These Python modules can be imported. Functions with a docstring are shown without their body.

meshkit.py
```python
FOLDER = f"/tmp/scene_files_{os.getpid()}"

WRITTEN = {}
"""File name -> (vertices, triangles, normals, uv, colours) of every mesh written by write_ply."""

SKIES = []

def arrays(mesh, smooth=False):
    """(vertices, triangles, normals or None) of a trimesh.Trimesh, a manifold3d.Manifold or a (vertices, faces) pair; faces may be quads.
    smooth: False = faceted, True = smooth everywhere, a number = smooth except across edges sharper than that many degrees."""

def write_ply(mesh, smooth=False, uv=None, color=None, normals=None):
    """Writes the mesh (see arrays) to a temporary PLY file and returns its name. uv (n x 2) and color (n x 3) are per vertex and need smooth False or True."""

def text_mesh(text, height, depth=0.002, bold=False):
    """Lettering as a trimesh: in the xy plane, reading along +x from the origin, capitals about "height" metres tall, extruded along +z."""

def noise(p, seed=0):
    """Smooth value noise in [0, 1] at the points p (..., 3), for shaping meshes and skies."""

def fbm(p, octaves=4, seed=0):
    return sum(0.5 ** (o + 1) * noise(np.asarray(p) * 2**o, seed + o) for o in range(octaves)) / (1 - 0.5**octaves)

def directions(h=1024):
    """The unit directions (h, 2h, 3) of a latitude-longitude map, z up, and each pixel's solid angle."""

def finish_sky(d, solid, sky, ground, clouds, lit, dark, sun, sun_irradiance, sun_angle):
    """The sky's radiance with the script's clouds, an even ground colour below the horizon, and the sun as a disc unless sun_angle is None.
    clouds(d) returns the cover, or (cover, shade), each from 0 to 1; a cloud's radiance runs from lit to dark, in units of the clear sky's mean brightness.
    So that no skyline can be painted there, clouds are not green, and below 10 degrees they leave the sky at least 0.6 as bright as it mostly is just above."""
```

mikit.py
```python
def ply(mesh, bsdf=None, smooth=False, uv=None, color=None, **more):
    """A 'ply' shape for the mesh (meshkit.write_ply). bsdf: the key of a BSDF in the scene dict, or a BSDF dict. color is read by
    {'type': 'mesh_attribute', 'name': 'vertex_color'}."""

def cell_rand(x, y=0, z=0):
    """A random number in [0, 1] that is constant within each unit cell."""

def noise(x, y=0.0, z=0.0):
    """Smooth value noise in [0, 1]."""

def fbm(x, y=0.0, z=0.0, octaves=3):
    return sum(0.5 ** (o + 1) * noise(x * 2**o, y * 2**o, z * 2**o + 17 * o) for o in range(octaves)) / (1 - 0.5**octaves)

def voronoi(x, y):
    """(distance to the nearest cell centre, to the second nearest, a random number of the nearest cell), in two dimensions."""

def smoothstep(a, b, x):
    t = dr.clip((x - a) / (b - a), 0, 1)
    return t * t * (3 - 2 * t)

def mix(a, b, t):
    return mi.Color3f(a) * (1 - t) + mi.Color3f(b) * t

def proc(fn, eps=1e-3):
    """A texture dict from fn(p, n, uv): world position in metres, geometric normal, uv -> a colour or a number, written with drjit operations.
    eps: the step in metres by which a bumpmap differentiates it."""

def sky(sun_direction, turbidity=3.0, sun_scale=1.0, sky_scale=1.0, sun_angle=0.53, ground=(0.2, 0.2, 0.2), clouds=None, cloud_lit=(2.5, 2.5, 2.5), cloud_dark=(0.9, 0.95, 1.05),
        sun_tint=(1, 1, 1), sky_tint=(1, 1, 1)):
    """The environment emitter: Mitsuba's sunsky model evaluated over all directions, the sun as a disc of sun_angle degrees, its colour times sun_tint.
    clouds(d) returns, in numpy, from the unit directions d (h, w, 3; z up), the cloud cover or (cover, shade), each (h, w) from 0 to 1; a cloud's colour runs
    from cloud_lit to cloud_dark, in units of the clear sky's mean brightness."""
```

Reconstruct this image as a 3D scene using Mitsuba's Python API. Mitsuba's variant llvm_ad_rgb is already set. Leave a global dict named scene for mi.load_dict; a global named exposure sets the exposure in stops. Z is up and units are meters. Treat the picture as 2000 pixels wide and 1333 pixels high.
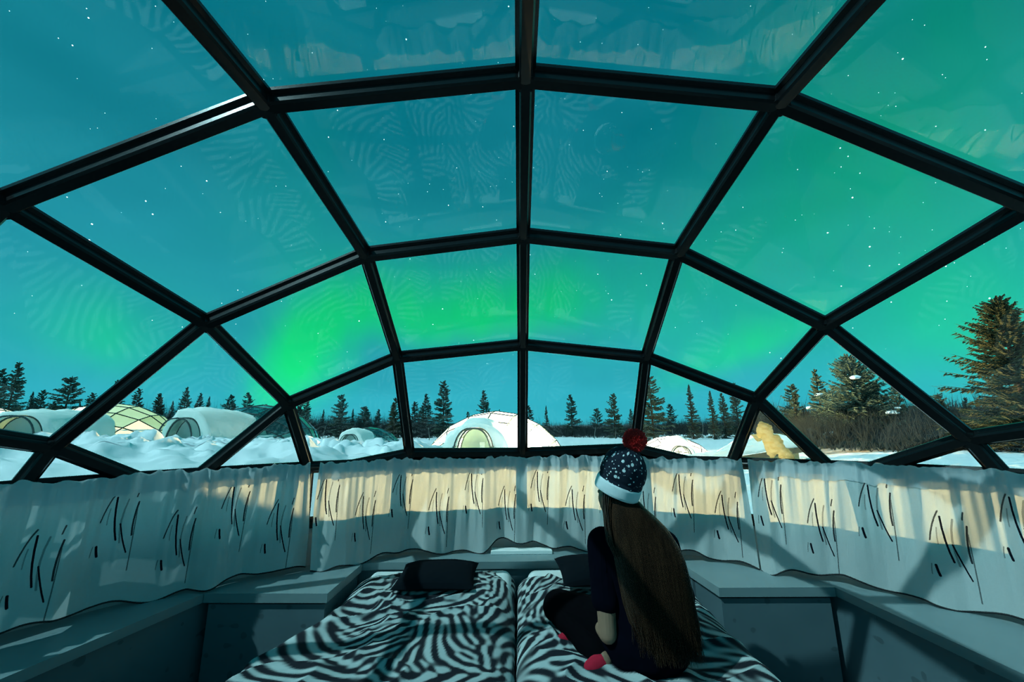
import math, sys
sys.path.insert(0, '/opt/lang')
import numpy as np, trimesh, manifold3d, mitsuba as mi, drjit as dr, mikit, meshkit
from scipy.interpolate import RBFInterpolator
from shapely.geometry import Polygon, LineString
T = mi.ScalarTransform4f
rad = math.radians

# ------------------------------------------------------------------ camera, sky, moon, exposure
CAM = np.array([-0.05, 0.0, 1.40])
PITCH, YAW, ROLL = rad(12.0), rad(-0.6), rad(0.6)
fwd = np.array([math.sin(YAW) * math.cos(PITCH), math.cos(YAW) * math.cos(PITCH), math.sin(PITCH)])
right0 = np.array([math.cos(YAW), -math.sin(YAW), 0.0])
up0 = np.cross(right0, fwd)
camup = right0 * math.sin(ROLL) + up0 * math.cos(ROLL)
camera = {'type': 'perspective', 'fov': 2 * math.degrees(math.atan(1000 / 781.0)), 'fov_axis': 'x', 'near_clip': 0.02, 'far_clip': 5000.0,
          'to_world': T().look_at(origin=CAM.tolist(), target=(CAM + fwd).tolist(), up=camup.tolist())}

MOON = np.array([-0.66, -0.38, 0.86])
AURORA = [  # azimuth, elevation, spread in azimuth, in elevation, strength, slope of the band
    (-28.0, 9.0, 2.6, 3.4, 0.90, 0.0), (-25.5, 13.0, 3.6, 2.8, 0.46, 0.6), (-30.6, 5.0, 2.2, 3.5, 0.40, 0.0), (-21.5, 16.0, 4.5, 3.0, 0.34, 0.2),
    (-11.5, 15.4, 7.5, 2.8, 0.80, 0.0), (-4.0, 15.4, 6.0, 2.6, 0.34, 0.0), (6.0, 17.0, 5.0, 3.0, 0.52, 0.1), (0.0, 20.5, 15.0, 5.5, 0.10, 0.0),
    (37.0, 24.0, 13.0, 8.0, 0.26, 0.25), (50.0, 22.0, 9.0, 11.0, 0.15, 0.0), (30.5, 9.5, 5.5, 1.7, 0.40, 0.35), (48.0, 10.0, 7.0, 4.0, 0.22, 0.0), (-46.0, 9.5, 4.5, 3.0, 0.26, 0.0),
    (-30.0, 24.0, 6.0, 8.0, 0.10, 0.0), (56.0, 36.0, 14.0, 14.0, 0.10, 0.0), (22.0, 15.0, 9.0, 5.0, 0.12, 0.0)]
def night_sky(d):
    az = np.degrees(np.arctan2(d[..., 0], d[..., 1])); el = np.degrees(np.arcsin(d[..., 2]))
    n1 = meshkit.fbm(np.stack([az / 7.0, el / 16.0, az * 0], -1), 3, 5) - 0.5
    n2 = meshkit.fbm(np.stack([az / 2.6, el / 9.0, az * 0 + 7], -1), 3, 8)
    n3 = meshkit.fbm(np.stack([az / 20.0, el / 6.0, az * 0 + 3], -1), 3, 21)
    a = np.zeros_like(az)
    for a0, e0, sa, se, amp, sl in AURORA:
        da = az - a0 + 5 * n1; de = el - e0 - sl * da + 3 * n1
        a = a + amp * np.exp(-0.5 * (da / sa) ** 2 - 0.5 * (de / np.where(de > 0, se * 1.35, se * 0.8)) ** 2)
    a = np.clip(a * (0.66 + 0.62 * n2), 0, 1)
    a = 1 - np.exp(-1.35 * a)
    s = np.clip((el - 4) / 40.0, 0, 1) ** 0.62
    s = np.clip(s + 0.30 * (n3 - 0.5) + 0.12 * np.clip((az + 5) / 60, -1, 1) * 0, 0, 1)
    return 1 - a, s
environment = mikit.sky(MOON.tolist(), turbidity=3.0, sun_scale=2.0, sky_scale=1.0, ground=(0.3, 0.33, 0.35), clouds=night_sky, sky_tint=(0.04, 6.3, 0.72),
                        cloud_lit=(0.15, 2.10, 2.60), cloud_dark=(0.003, 0.74, 1.00), sun_tint=(0.48, 1.00, 1.40))
exposure = 0.0

environment['sampling_weight'] = 4.0
scene = {'type': 'scene', 'camera': camera, 'night_sky': environment}
labels = {}

# ------------------------------------------------------------------ helpers
def rgb(r, g, b): return {'type': 'rgb', 'value': [float(r), float(g), float(b)]}
def mat(name, d):
    scene[name] = d; return name
def plain(name, c, rough=0.6, spec=0.4, **k):
    c = c if isinstance(c, dict) else rgb(*c)
    return mat(name, {'type': 'twosided', 'b': {'type': 'principled', 'base_color': c, 'roughness': rough, 'specular': spec, **k}})
def fresh(key):
    if key not in scene and key not in labels: return key
    n = 1
    while f'{key}_{n:03d}' in scene or f'{key}_{n:03d}' in labels: n += 1
    return f'{key}_{n:03d}'
def obj(name, mesh, m, parent=None, smooth=False, **kw):
    key = fresh(f'{parent}__{name}' if parent else name)
    scene[key] = mikit.ply(mesh, m, smooth, **kw); return key
def share(name, d, parent=None, to_world=None):
    key = fresh(f'{parent}__{name}' if parent else name)
    scene[key] = d if to_world is None else {**d, 'to_world': to_world}; return key
def thing(name, label, cat=None, group=None, kind=None):
    key = fresh(name); labels[key] = {}
    tag(key, label, cat, group, kind); return key
def tag(key, label=None, cat=None, group=None, kind=None):
    e = labels.setdefault(key, {})
    for a, b in (('label', label), ('category', cat), ('group', group), ('kind', kind)):
        if b: e[a] = b
    return key
def cat_m(ms): return trimesh.util.concatenate(ms)
def tm(v, f): return trimesh.Trimesh(np.asarray(v, float), np.asarray(f, int), process=False)
def unit(v): v = np.asarray(v, float); return v / max(np.linalg.norm(v), 1e-12)
def prism(poly, z0, z1):
    m = trimesh.creation.extrude_polygon(Polygon(poly) if not hasattr(poly, 'exterior') else poly, z1 - z0, engine='earcut')
    m.apply_translation([0, 0, z0]); return m
def grid_faces(n, m, close=False):
    i, j = np.meshgrid(np.arange(n - 1), np.arange(m if close else m - 1), indexing='ij')
    a = i * m + j; b = i * m + (j + 1) % m; c = (i + 1) * m + (j + 1) % m; d = (i + 1) * m + j
    return np.vstack([np.stack([a, b, c], -1).reshape(-1, 3), np.stack([a, c, d], -1).reshape(-1, 3)])
def tube(pts, r, sides=6, cap=True):
    p = np.asarray(pts, float); n = len(p); t = np.gradient(p, axis=0); t /= np.linalg.norm(t, axis=1, keepdims=True) + 1e-12
    ref = np.array([0, 0, 1.0]) if abs(t[:, 2]).mean() < 0.8 else np.array([1.0, 0, 0])
    a = np.cross(t, ref); a /= np.linalg.norm(a, axis=1, keepdims=True) + 1e-12; b = np.cross(t, a)
    an = np.arange(sides) * 2 * np.pi / sides
    v = p[:, None] + np.broadcast_to(r, (n,))[:, None, None] * (np.cos(an)[None, :, None] * a[:, None] + np.sin(an)[None, :, None] * b[:, None])
    v = v.reshape(-1, 3); f = grid_faces(n, sides, True)[:, ::-1]
    if cap:
        v = np.vstack([v, p[:1], p[-1:]]); k = n * sides
        e = [[k, (j + 1) % sides, j] for j in range(sides)] + [[k + 1, (n - 1) * sides + j, (n - 1) * sides + (j + 1) % sides] for j in range(sides)]
        f = np.vstack([f, np.array(e)[:, ::-1]])
    return tm(v, f)
def sweep(profile, P, Q, n):
    """A straight bar with the profile [(across, outward)] from P to Q, its outward side along n."""
    P, Q = np.asarray(P, float), np.asarray(Q, float); t = unit(Q - P); n = unit(n - t * (n @ t)); s = np.cross(t, n); k = len(profile)
    pr = np.array(profile); ring = pr[:, :1] * s + pr[:, 1:] * n
    c = pr.mean(0); cc = c[0] * s + c[1] * n
    v = np.vstack([P + ring, Q + ring, [P + cc], [Q + cc]]); f = []
    for i in range(k):
        j = (i + 1) % k; f += [[i, i + k, j + k], [i, j + k, j], [2 * k, i, j], [2 * k + 1, j + k, i + k]]
    return tm(v, f)
def rounded_box(size, r, seg=3):
    s = np.array(size) / 2 - r
    pts = [np.array([x, y, z]) * s for x in (-1, 1) for y in (-1, 1) for z in (-1, 1)]
    ico = trimesh.creation.icosphere(subdivisions=seg - 1, radius=r)
    return trimesh.convex.convex_hull(np.vstack([ico.vertices + p for p in pts]))
def at(az, D, z=0.0): return np.array([CAM[0] + D * math.sin(rad(az)), D * math.cos(rad(az)), z])

# ------------------------------------------------------------------ materials
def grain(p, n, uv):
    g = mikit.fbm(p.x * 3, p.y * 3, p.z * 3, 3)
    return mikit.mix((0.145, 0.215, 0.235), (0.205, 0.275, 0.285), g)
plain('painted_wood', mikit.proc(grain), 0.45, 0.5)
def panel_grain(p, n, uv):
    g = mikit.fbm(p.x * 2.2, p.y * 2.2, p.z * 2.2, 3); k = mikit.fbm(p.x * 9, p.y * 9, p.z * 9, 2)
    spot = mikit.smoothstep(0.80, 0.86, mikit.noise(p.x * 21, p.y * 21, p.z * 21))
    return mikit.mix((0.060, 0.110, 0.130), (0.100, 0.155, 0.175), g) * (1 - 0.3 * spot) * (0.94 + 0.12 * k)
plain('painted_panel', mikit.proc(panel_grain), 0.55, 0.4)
plain('wall_paint', (0.40, 0.42, 0.42), 0.6)
plain('floor_vinyl', (0.10, 0.11, 0.12), 0.5)
plain('black_frame', (0.012, 0.013, 0.014), 0.30, 0.6)
mat('window_glass', {'type': 'thindielectric', 'int_ior': 1.5})
mat('tinted_glass', {'type': 'thindielectric', 'int_ior': 1.5, 'specular_transmittance': rgb(0.36, 0.60, 0.58)})
mat('pale_glass', {'type': 'thindielectric', 'int_ior': 1.5, 'specular_transmittance': rgb(0.75, 0.9, 0.86)})
def snow_col(p, n, uv):
    g = mikit.fbm(p.x * 1.5, p.y * 1.5, p.z * 1.5, 3)
    return mikit.mix((0.88, 0.92, 0.94), (0.96, 0.97, 0.98), g)
def snow_h(p, n, uv): return mikit.fbm(p.x * 6, p.y * 6, p.z * 6, 4)
mat('snow', {'type': 'twosided', 'b': {'type': 'bumpmap', 't': mikit.proc(snow_h, 0.02), 'scale': 0.03, 'b': {'type': 'diffuse', 'reflectance': mikit.proc(snow_col)}}})
plain('snow_clump', (0.9, 0.93, 0.94), 0.8, 0.2)
plain('lit_snow', (0.95, 0.93, 0.86), 0.8, 0.2)  # cream copy of the snow: warm light on the covers put into the colour
plain('dark_rim', (0.03, 0.045, 0.045), 0.4)
plain('rim_yellow', (0.55, 0.55, 0.22), 0.5)
def needles(lo, hi):
    def fn(p, n, uv): return mikit.mix(lo, hi, mikit.fbm(p.x * 3.1, p.y * 3.1, p.z * 2.3, 3))
    return mikit.proc(fn)
plain('needle_dark', needles((0.040, 0.066, 0.056), (0.095, 0.135, 0.100)), 0.8, 0.2)
plain('needle_warm', needles((0.030, 0.036, 0.018), (0.080, 0.078, 0.034)), 0.8, 0.2)
plain('bark', (0.050, 0.040, 0.028), 0.9, 0.1)
plain('birch_bark', (0.16, 0.17, 0.15), 0.9, 0.1)
plain('brushwood', (0.024, 0.030, 0.030), 1.0, 0.02)
plain('hut_wood', (0.50, 0.38, 0.18), 0.7)
plain('hut_dark', (0.10, 0.075, 0.04), 0.7)

# printed curtain: grass-blade strokes in alternating high and low motifs. uv = metres along the cloth, metres below the top
STROKES = [((985, 470), (996, 375), (1035, 308), 4, 0.9), ((1108, 582), (1062, 480), (1045, 338), 5, 1.0), ((1135, 600), (1086, 460), (1112, 352), 5, 0.55), ((1195, 665), (1148, 590), (1105, 490), 4, 1.0),
           ((1168, 345), (1170, 325), (1175, 305), 4, 0.9), ((1200, 570), (1178, 480), (1190, 378), 5, 0.95), ((1232, 770), (1216, 610), (1192, 420), 3, 0.75), ((1030, 660), (1018, 635), (1010, 605), 7, 1.0),
           ((988, 655), (984, 630), (988, 600), 2.5, 0.6), ((1030, 490), (1022, 445), (1025, 400), 3, 0.5)]
PITCH_M = 0.262
def strokes_at(u, v, mirror):
    k = dr.floor(u / PITCH_M); low = mikit.smoothstep(0.2, 0.3, (k * 0.5) - dr.floor(k * 0.5))
    uu = u - (k + 0.5) * PITCH_M; vv = v - 0.085 - 0.125 * low
    dark = mi.Float(0)
    for p0, p1, p2, w, a in STROKES:
        q = []
        for s in (0, 0.25, 0.5, 0.75, 1.0):
            x = (1 - s) ** 2 * p0[0] + 2 * s * (1 - s) * p1[0] + s * s * p2[0]; y = (1 - s) ** 2 * p0[1] + 2 * s * (1 - s) * p1[1] + s * s * p2[1]
            q.append(((x - 1105 - 0.16 * (y - 480)) * 0.00064, (y - 305) * 0.00086))
        d = mi.Float(1)
        for (ax, ay), (bx, by) in zip(q[:-1], q[1:]):
            ex, ey = bx - ax, by - ay
            t = dr.clip(((uu - ax) * ex + (vv - ay) * ey) / (ex * ex + ey * ey), 0, 1)
            d = dr.minimum(d, dr.sqrt(dr.square(uu - ax - t * ex) + dr.square(vv - ay - t * ey)))
        dark = dr.maximum(dark, a * (1 - mikit.smoothstep(w * 0.00062, w * 0.00062 + 0.0014, d)))
    return dark
def curtain_col(p, n, uv):
    d = strokes_at(uv.x, uv.y, False)
    weave = 0.96 + 0.04 * mikit.noise(uv.x * 300, uv.y * 300)
    return mikit.mix((0.70, 0.75, 0.75), (0.010, 0.012, 0.02), d) * weave
CURT = mikit.proc(curtain_col)
mat('curtain_cloth', {'type': 'principledthin', 'base_color': CURT, 'roughness': 0.8, 'spec_trans': 0.0, 'diff_trans': 0.75, 'eta': 1.3})
mat('curtain_heading', {'type': 'principledthin', 'base_color': rgb(0.70, 0.74, 0.76), 'roughness': 0.8, 'spec_trans': 0.0, 'diff_trans': 0.6, 'eta': 1.3})
plain('dark_piping', (0.006, 0.008, 0.010), 0.7)
plain('white_sheet', (0.62, 0.68, 0.68), 0.8, 0.2)
plain('plain_white', (0.85, 0.88, 0.86), 0.5)
mat('zebra', {'type': 'twosided', 'b': {'type': 'principled', 'base_color': {'type': 'mesh_attribute', 'name': 'vertex_color'}, 'roughness': 0.85, 'specular': 0.2}})
plain('cushion_cloth', (0.004, 0.007, 0.010), 0.95, 0.05)
plain('mattress_side', (0.03, 0.035, 0.045), 0.8)

# ------------------------------------------------------------------ the igloo's glass dome
CEN = np.array([0, 0.45, 1.10]); AX = np.array([2.9, 2.9, 1.75])
RAIL, SILL = 1.13, 0.76
N = {'A0': (0, 1.333, 2.767), 'A-1': (-1.012, 1.317, 2.654), 'A1': (0.993, 1.353, 2.651), 'A-2': (-1.985, 1.349, 2.255), 'A2': (1.971, 1.44, 2.235),
     'B0': (0, 2.174, 2.507), 'B-1': (-0.923, 2.167, 2.396), 'B1': (0.905, 2.189, 2.390), 'B-2': (-1.803, 2.167, 1.997), 'B2': (1.746, 2.273, 1.961),
     'B-3': (-2.391, 2.049, 1.324), 'B3': (2.305, 2.174, 1.312), 'B-4': (-2.455, 2.00, RAIL), 'B4': (2.37, 2.12, RAIL),
     'C0': (0, 2.936, 2.001), 'C-1': (-0.916, 2.859, 1.902), 'C1': (0.895, 2.883, 1.884), 'C-2': (-1.611, 2.734, 1.568), 'C2': (1.579, 2.759, 1.562),
     'C-3': (-2.00, 2.55, RAIL), 'C3': (1.897, 2.643, RAIL), 'D0': (-0.01, 3.346, 1.187), 'D-1': (-0.887, 3.206, 1.200), 'D1': (0.859, 3.212, 1.220),
     'D-2': (-1.27, 3.057, RAIL), 'D2': (1.21, 3.085, RAIL), 'E-2': (-1.525, 2.917, RAIL), 'E2': (1.461, 2.954, RAIL), 'L-3': (-2.20, 2.34, RAIL), 'L3': (2.05, 2.50, RAIL),
     'R0': (-0.01, 3.36, RAIL), 'R-1': (-0.90, 3.212, RAIL), 'R1': (0.87, 3.22, RAIL),
     'T0': (0, 0.45, 2.735), 'T-1': (-1.04, 0.45, 2.622), 'T1': (1.03, 0.45, 2.620), 'T-2': (-2.06, 0.45, 2.22), 'T2': (2.05, 0.45, 2.21), 'T-3': (-2.74, 0.45, 1.58), 'T3': (2.74, 0.45, 1.58), 'T-4': (-2.9, 0.45, RAIL), 'T4': (2.9, 0.45, RAIL),
     'A-3': (-2.66, 1.40, 1.50), 'A3': (2.66, 1.42, 1.49), 'A-4': (-2.74, 1.40, RAIL), 'A4': (2.74, 1.40, RAIL)}
N = {k: np.array(v, float) for k, v in N.items()}
for k in list(N):
    if k[0] != 'T': N[k + "'"] = np.array([N[k][0], 0.9 - N[k][1], RAIL + (N[k][2] - RAIL) * 0.92])
EDGES = []
for s in ('', "'"):
    g = lambda *ks: [k + s if k[0] != 'T' else k for k in ks]
    chains = [g('A-4', 'A-3', 'A-2', 'A-1', 'A0', 'A1', 'A2', 'A3', 'A4'), g('B-4', 'B-3', 'B-2', 'B-1', 'B0', 'B1', 'B2', 'B3', 'B4'), g('C-3', 'C-2', 'C-1', 'C0', 'C1', 'C2', 'C3'), g('D-2', 'D-1', 'D0', 'D1', 'D2'), g('T0', 'A0', 'B0', 'C0', 'D0', 'R0')]
    for m in ('-', ''):
        chains += [g(f'T{m}1', f'A{m}1', f'B{m}1', f'C{m}1', f'D{m}1', f'R{m}1'), g(f'T{m}2', f'A{m}2', f'B{m}2', f'C{m}2', f'E{m}2'), g(f'T{m}3', f'A{m}3', f'B{m}3', f'L{m}3')]
    if not s: chains.append(['T-4', 'T-3', 'T-2', 'T-1', 'T0', 'T1', 'T2', 'T3', 'T4'])
    for c in chains: EDGES += list(zip(c[:-1], c[1:]))
ringf = ['T-4', 'A-4', 'B-4', 'L-3', 'C-3', 'E-2', 'D-2', 'R-1', 'R0', 'R1', 'D2', 'E2', 'C3', 'L3', 'B4', 'A4', 'T4']
RING = ringf + [k + "'" for k in ringf[-2:0:-1]]
BAR = [(-0.040, 0.012), (0.040, 0.012), (0.040, -0.006), (0.025, -0.012), (0.025, -0.050), (0.018, -0.060), (-0.018, -0.060), (-0.025, -0.050), (-0.025, -0.012), (-0.040, -0.006)]
dome = thing('ceiling', 'glass dome of flat panes in black metal bars over the bed', kind='structure')
def outward(p): return unit((p - CEN) / AX ** 2)
BARD = plain('bar_metal', (0.007, 0.008, 0.009), 0.26, 0.24)
for a, b in EDGES:
    obj('bar', sweep(BAR, N[a], N[b], outward((N[a] + N[b]) / 2)), BARD, dome)
for k, p in N.items():
    if abs(p[2] - RAIL) < 1e-6: continue
    h = trimesh.creation.cylinder(0.040, 0.058, sections=10)
    h.apply_transform(trimesh.geometry.align_vectors([0, 0, 1], outward(p))); h.apply_translation(p - outward(p) * 0.032)
    obj('hub', h, BARD, dome)
PANES = []
for s in ('', "'"):
    for m in ('-', ''):
        for r, q in ((('T', 'A')), (('A', 'B')), (('B', 'C')), (('C', 'D')), (('D', 'R'))):
            PANES.append([f'{r}0{s}', f'{r}{m}1{s}', f'{q}{m}1{s}', f'{q}0{s}'])
        for r, q in (('T', 'A'), ('A', 'B'), ('B', 'C')):
            PANES.append([f'{r}{m}1{s}', f'{r}{m}2{s}', f'{q}{m}2{s}', f'{q}{m}1{s}'])
        PANES += [[f'C{m}1{s}', f'C{m}2{s}', f'E{m}2{s}', f'D{m}2{s}', f'D{m}1{s}'], [f'D{m}1{s}', f'D{m}2{s}', f'R{m}1{s}']]
        for r, q in (('T', 'A'), ('A', 'B')):
            PANES.append([f'{r}{m}2{s}', f'{r}{m}3{s}', f'{q}{m}3{s}', f'{q}{m}2{s}']); PANES.append([f'{r}{m}3{s}', f'{r}{m}4{s}', f'{q}{m}4{s}', f'{q}{m}3{s}'])
        PANES += [[f'B{m}2{s}', f'B{m}3{s}', f'L{m}3{s}', f'C{m}3{s}', f'C{m}2{s}'], [f'C{m}2{s}', f'C{m}3{s}', f'E{m}2{s}'], [f'B{m}3{s}', f'B{m}4{s}', f'L{m}3{s}']]
fix = lambda k: k.rstrip("'") if k[0] == 'T' else k
for poly in PANES:
    v = np.array([N[fix(k)] for k in poly]); f = [[0, i, i + 1] for i in range(1, len(v) - 1)]
    obj('glass_pane', tm(v, f), 'window_glass', dome)
# upright glass band under the dome, its sill and posts
band = thing('window_1', 'upright glass band behind the curtains with black posts and sill', kind='structure')
RB = [N[k] for k in RING]
for i in range(len(RING)):
    P, Q = RB[i], RB[(i + 1) % len(RING)]; out = unit([*(((P + Q) / 2 - CEN)[:2]), 0])
    obj('top_rail', sweep(BAR, P, Q, out), BARD, band)
    Ps, Qs = P * [1, 1, 0] + [0, 0, SILL], Q * [1, 1, 0] + [0, 0, SILL]
    obj('sill_rail', sweep(BAR, Ps, Qs, out), BARD, band)
    obj('glass_pane', tm([P, Q, Qs, Ps], [[0, 1, 2], [0, 2, 3]]), 'window_glass', band)
    if RING[i].rstrip("'") in ('E-2', 'E2', 'R0', 'R-1', 'R1', 'A-4', 'A4', 'C3', 'C-3', 'B4', 'B-4'):
        obj('post', sweep(BAR, Ps, P, unit([*((P - CEN)[:2]), 0])), BARD, band)
ring_poly = Polygon([p[:2] for p in RB])
wall = prism(ring_poly.buffer(0.05, join_style=2).difference(ring_poly.buffer(-0.03, join_style=2)), 0.0, SILL - 0.01)
tag(obj('wall_front', wall, 'wall_paint'), 'low round wall under the glass band', kind='structure')
tag(obj('floor', prism(ring_poly.buffer(-0.02, join_style=2), -0.06, 0.0), 'floor_vinyl'), 'dark floor between the bed and the ledge', kind='structure')
# ledge round the wall
LZ = 0.50
inner = Polygon([(-1.98, -1.2), (-2.02, 1.2), (-1.978, 1.686), (-1.813, 2.453), (-1.795, 2.609), (-1.15, 2.935), (-1.00, 2.962), (0.92, 2.962), (1.04, 2.80), (1.66, 2.76), (1.712, 2.484), (1.775, 1.692), (1.84, 1.2), (1.9, -1.2)])
ledge = thing('trim_1', 'grey painted ledge running along the wall under the curtains', kind='structure')
outer = ring_poly.buffer(-0.035, join_style=2)
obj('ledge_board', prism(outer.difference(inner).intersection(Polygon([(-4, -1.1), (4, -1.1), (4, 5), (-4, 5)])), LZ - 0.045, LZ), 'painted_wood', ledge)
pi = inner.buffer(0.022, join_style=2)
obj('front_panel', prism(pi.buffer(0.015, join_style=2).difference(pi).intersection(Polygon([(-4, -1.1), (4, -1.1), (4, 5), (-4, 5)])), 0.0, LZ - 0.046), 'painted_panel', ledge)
def bench(label, top, depth_in):
    b = thing('bedside_cabinet', label, 'cabinet')
    P = Polygon(top)
    t = prism(P, LZ - 0.045, LZ + 0.002)
    obj('top_board', t, 'painted_wood', b)
    body = P.buffer(-0.018, join_style=2)
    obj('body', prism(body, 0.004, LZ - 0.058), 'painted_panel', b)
    lip = P.buffer(-0.03, join_style=2)
    obj('shadow_gap', prism(lip, LZ - 0.058, LZ - 0.045), 'hut_dark', b)
    return b
bench('grey painted corner cabinet with a flat top left of the zebra bed', [(-1.809, 2.455), (-1.112, 2.443), (-1.104, 2.925), (-1.152, 2.93), (-1.79, 2.605)], 0.02)
bench('grey painted corner cabinet with a flat top right of the seated person', [(1.066, 2.490), (1.706, 2.486), (1.655, 2.755), (1.03, 2.795)], 0.02)
ledge_strip = thing('white_strip', 'narrow white strip lying on the ledge behind the bed', 'ledge_strip')  # low white slab with a raised front lip, lying on the ledge
vb = rounded_box((0.44, 0.10, 0.018), 0.004, 2); vb.apply_translation([-0.03, 3.17, LZ + 0.0095]); obj('cover', vb, 'plain_white', ledge_strip)
vb2 = rounded_box((0.44, 0.012, 0.026), 0.003, 2); vb2.apply_translation([-0.03, 3.116, LZ + 0.0135]); obj('lip', vb2, 'plain_white', ledge_strip)

# ------------------------------------------------------------------ snow outside
ctl = [(-55, 12, 1.06), (-50, 30, 1.1), (-40, 12, 1.0), (-40, 30, 1.05), (-30, 12, 0.98), (-30, 26, 0.75), (-20, 9, 0.88), (-22, 40, 0.0), (-12, 8, 0.90), (-14, 6.3, 1.10), (-20, 6.3, 1.12), (-27, 6.3, 1.04), (-7, 6.3, 0.70), (-8, 13, 0.62), (-3, 18, 0.42), (4, 12, 0.62), (6, 18, 0.30), (15, 10, 0.62), (20, 26, -0.30), (25, 12, 0.45),
       (31, 13, 0.45), (40, 12, 0.72), (50, 12, 0.74), (60, 12, 0.75), (-55, 110, 1.6), (-25, 110, -0.5), (0, 110, -0.9), (20, 110, -1.2), (40, 40, 0.5), (55, 60, 0.6), (-35, 70, 0.8), (0, 50, 0.0), (90, 20, 0.9), (-90, 20, 1.0)]
cp = []; cz = []
for a, D, z in ctl: p = at(a, D); cp.append([p[0], p[1]]); cz.append(z)
for a in range(-180, 180, 15): cp.append([3.1 * math.sin(rad(a)), 0.45 + 3.1 * math.cos(rad(a))]); cz.append(0.62 if -31 < a < 46 else 0.80 if a > 0 else 0.96)
for a in range(-90, 91, 15): cp.append([4.6 * math.sin(rad(a)), 0.45 + 4.6 * math.cos(rad(a))]); cz.append(1.16 if a < -20 else 0.72 if a < -10 else 0.66 if a < 32 else 0.84)
for a in range(110, 260, 30): cp.append([25 * math.sin(rad(a)), 25 * math.cos(rad(a))]); cz.append(0.9); cp.append([110 * math.sin(rad(a)), 110 * math.cos(rad(a))]); cz.append(0.9)
warp = lambda q: np.asarray(q, float) / (1 + np.linalg.norm(np.asarray(q, float), axis=-1, keepdims=True)) ** 0.55
ground_rbf = RBFInterpolator(warp(cp), np.array(cz), kernel='thin_plate_spline', smoothing=1e-4)
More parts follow.
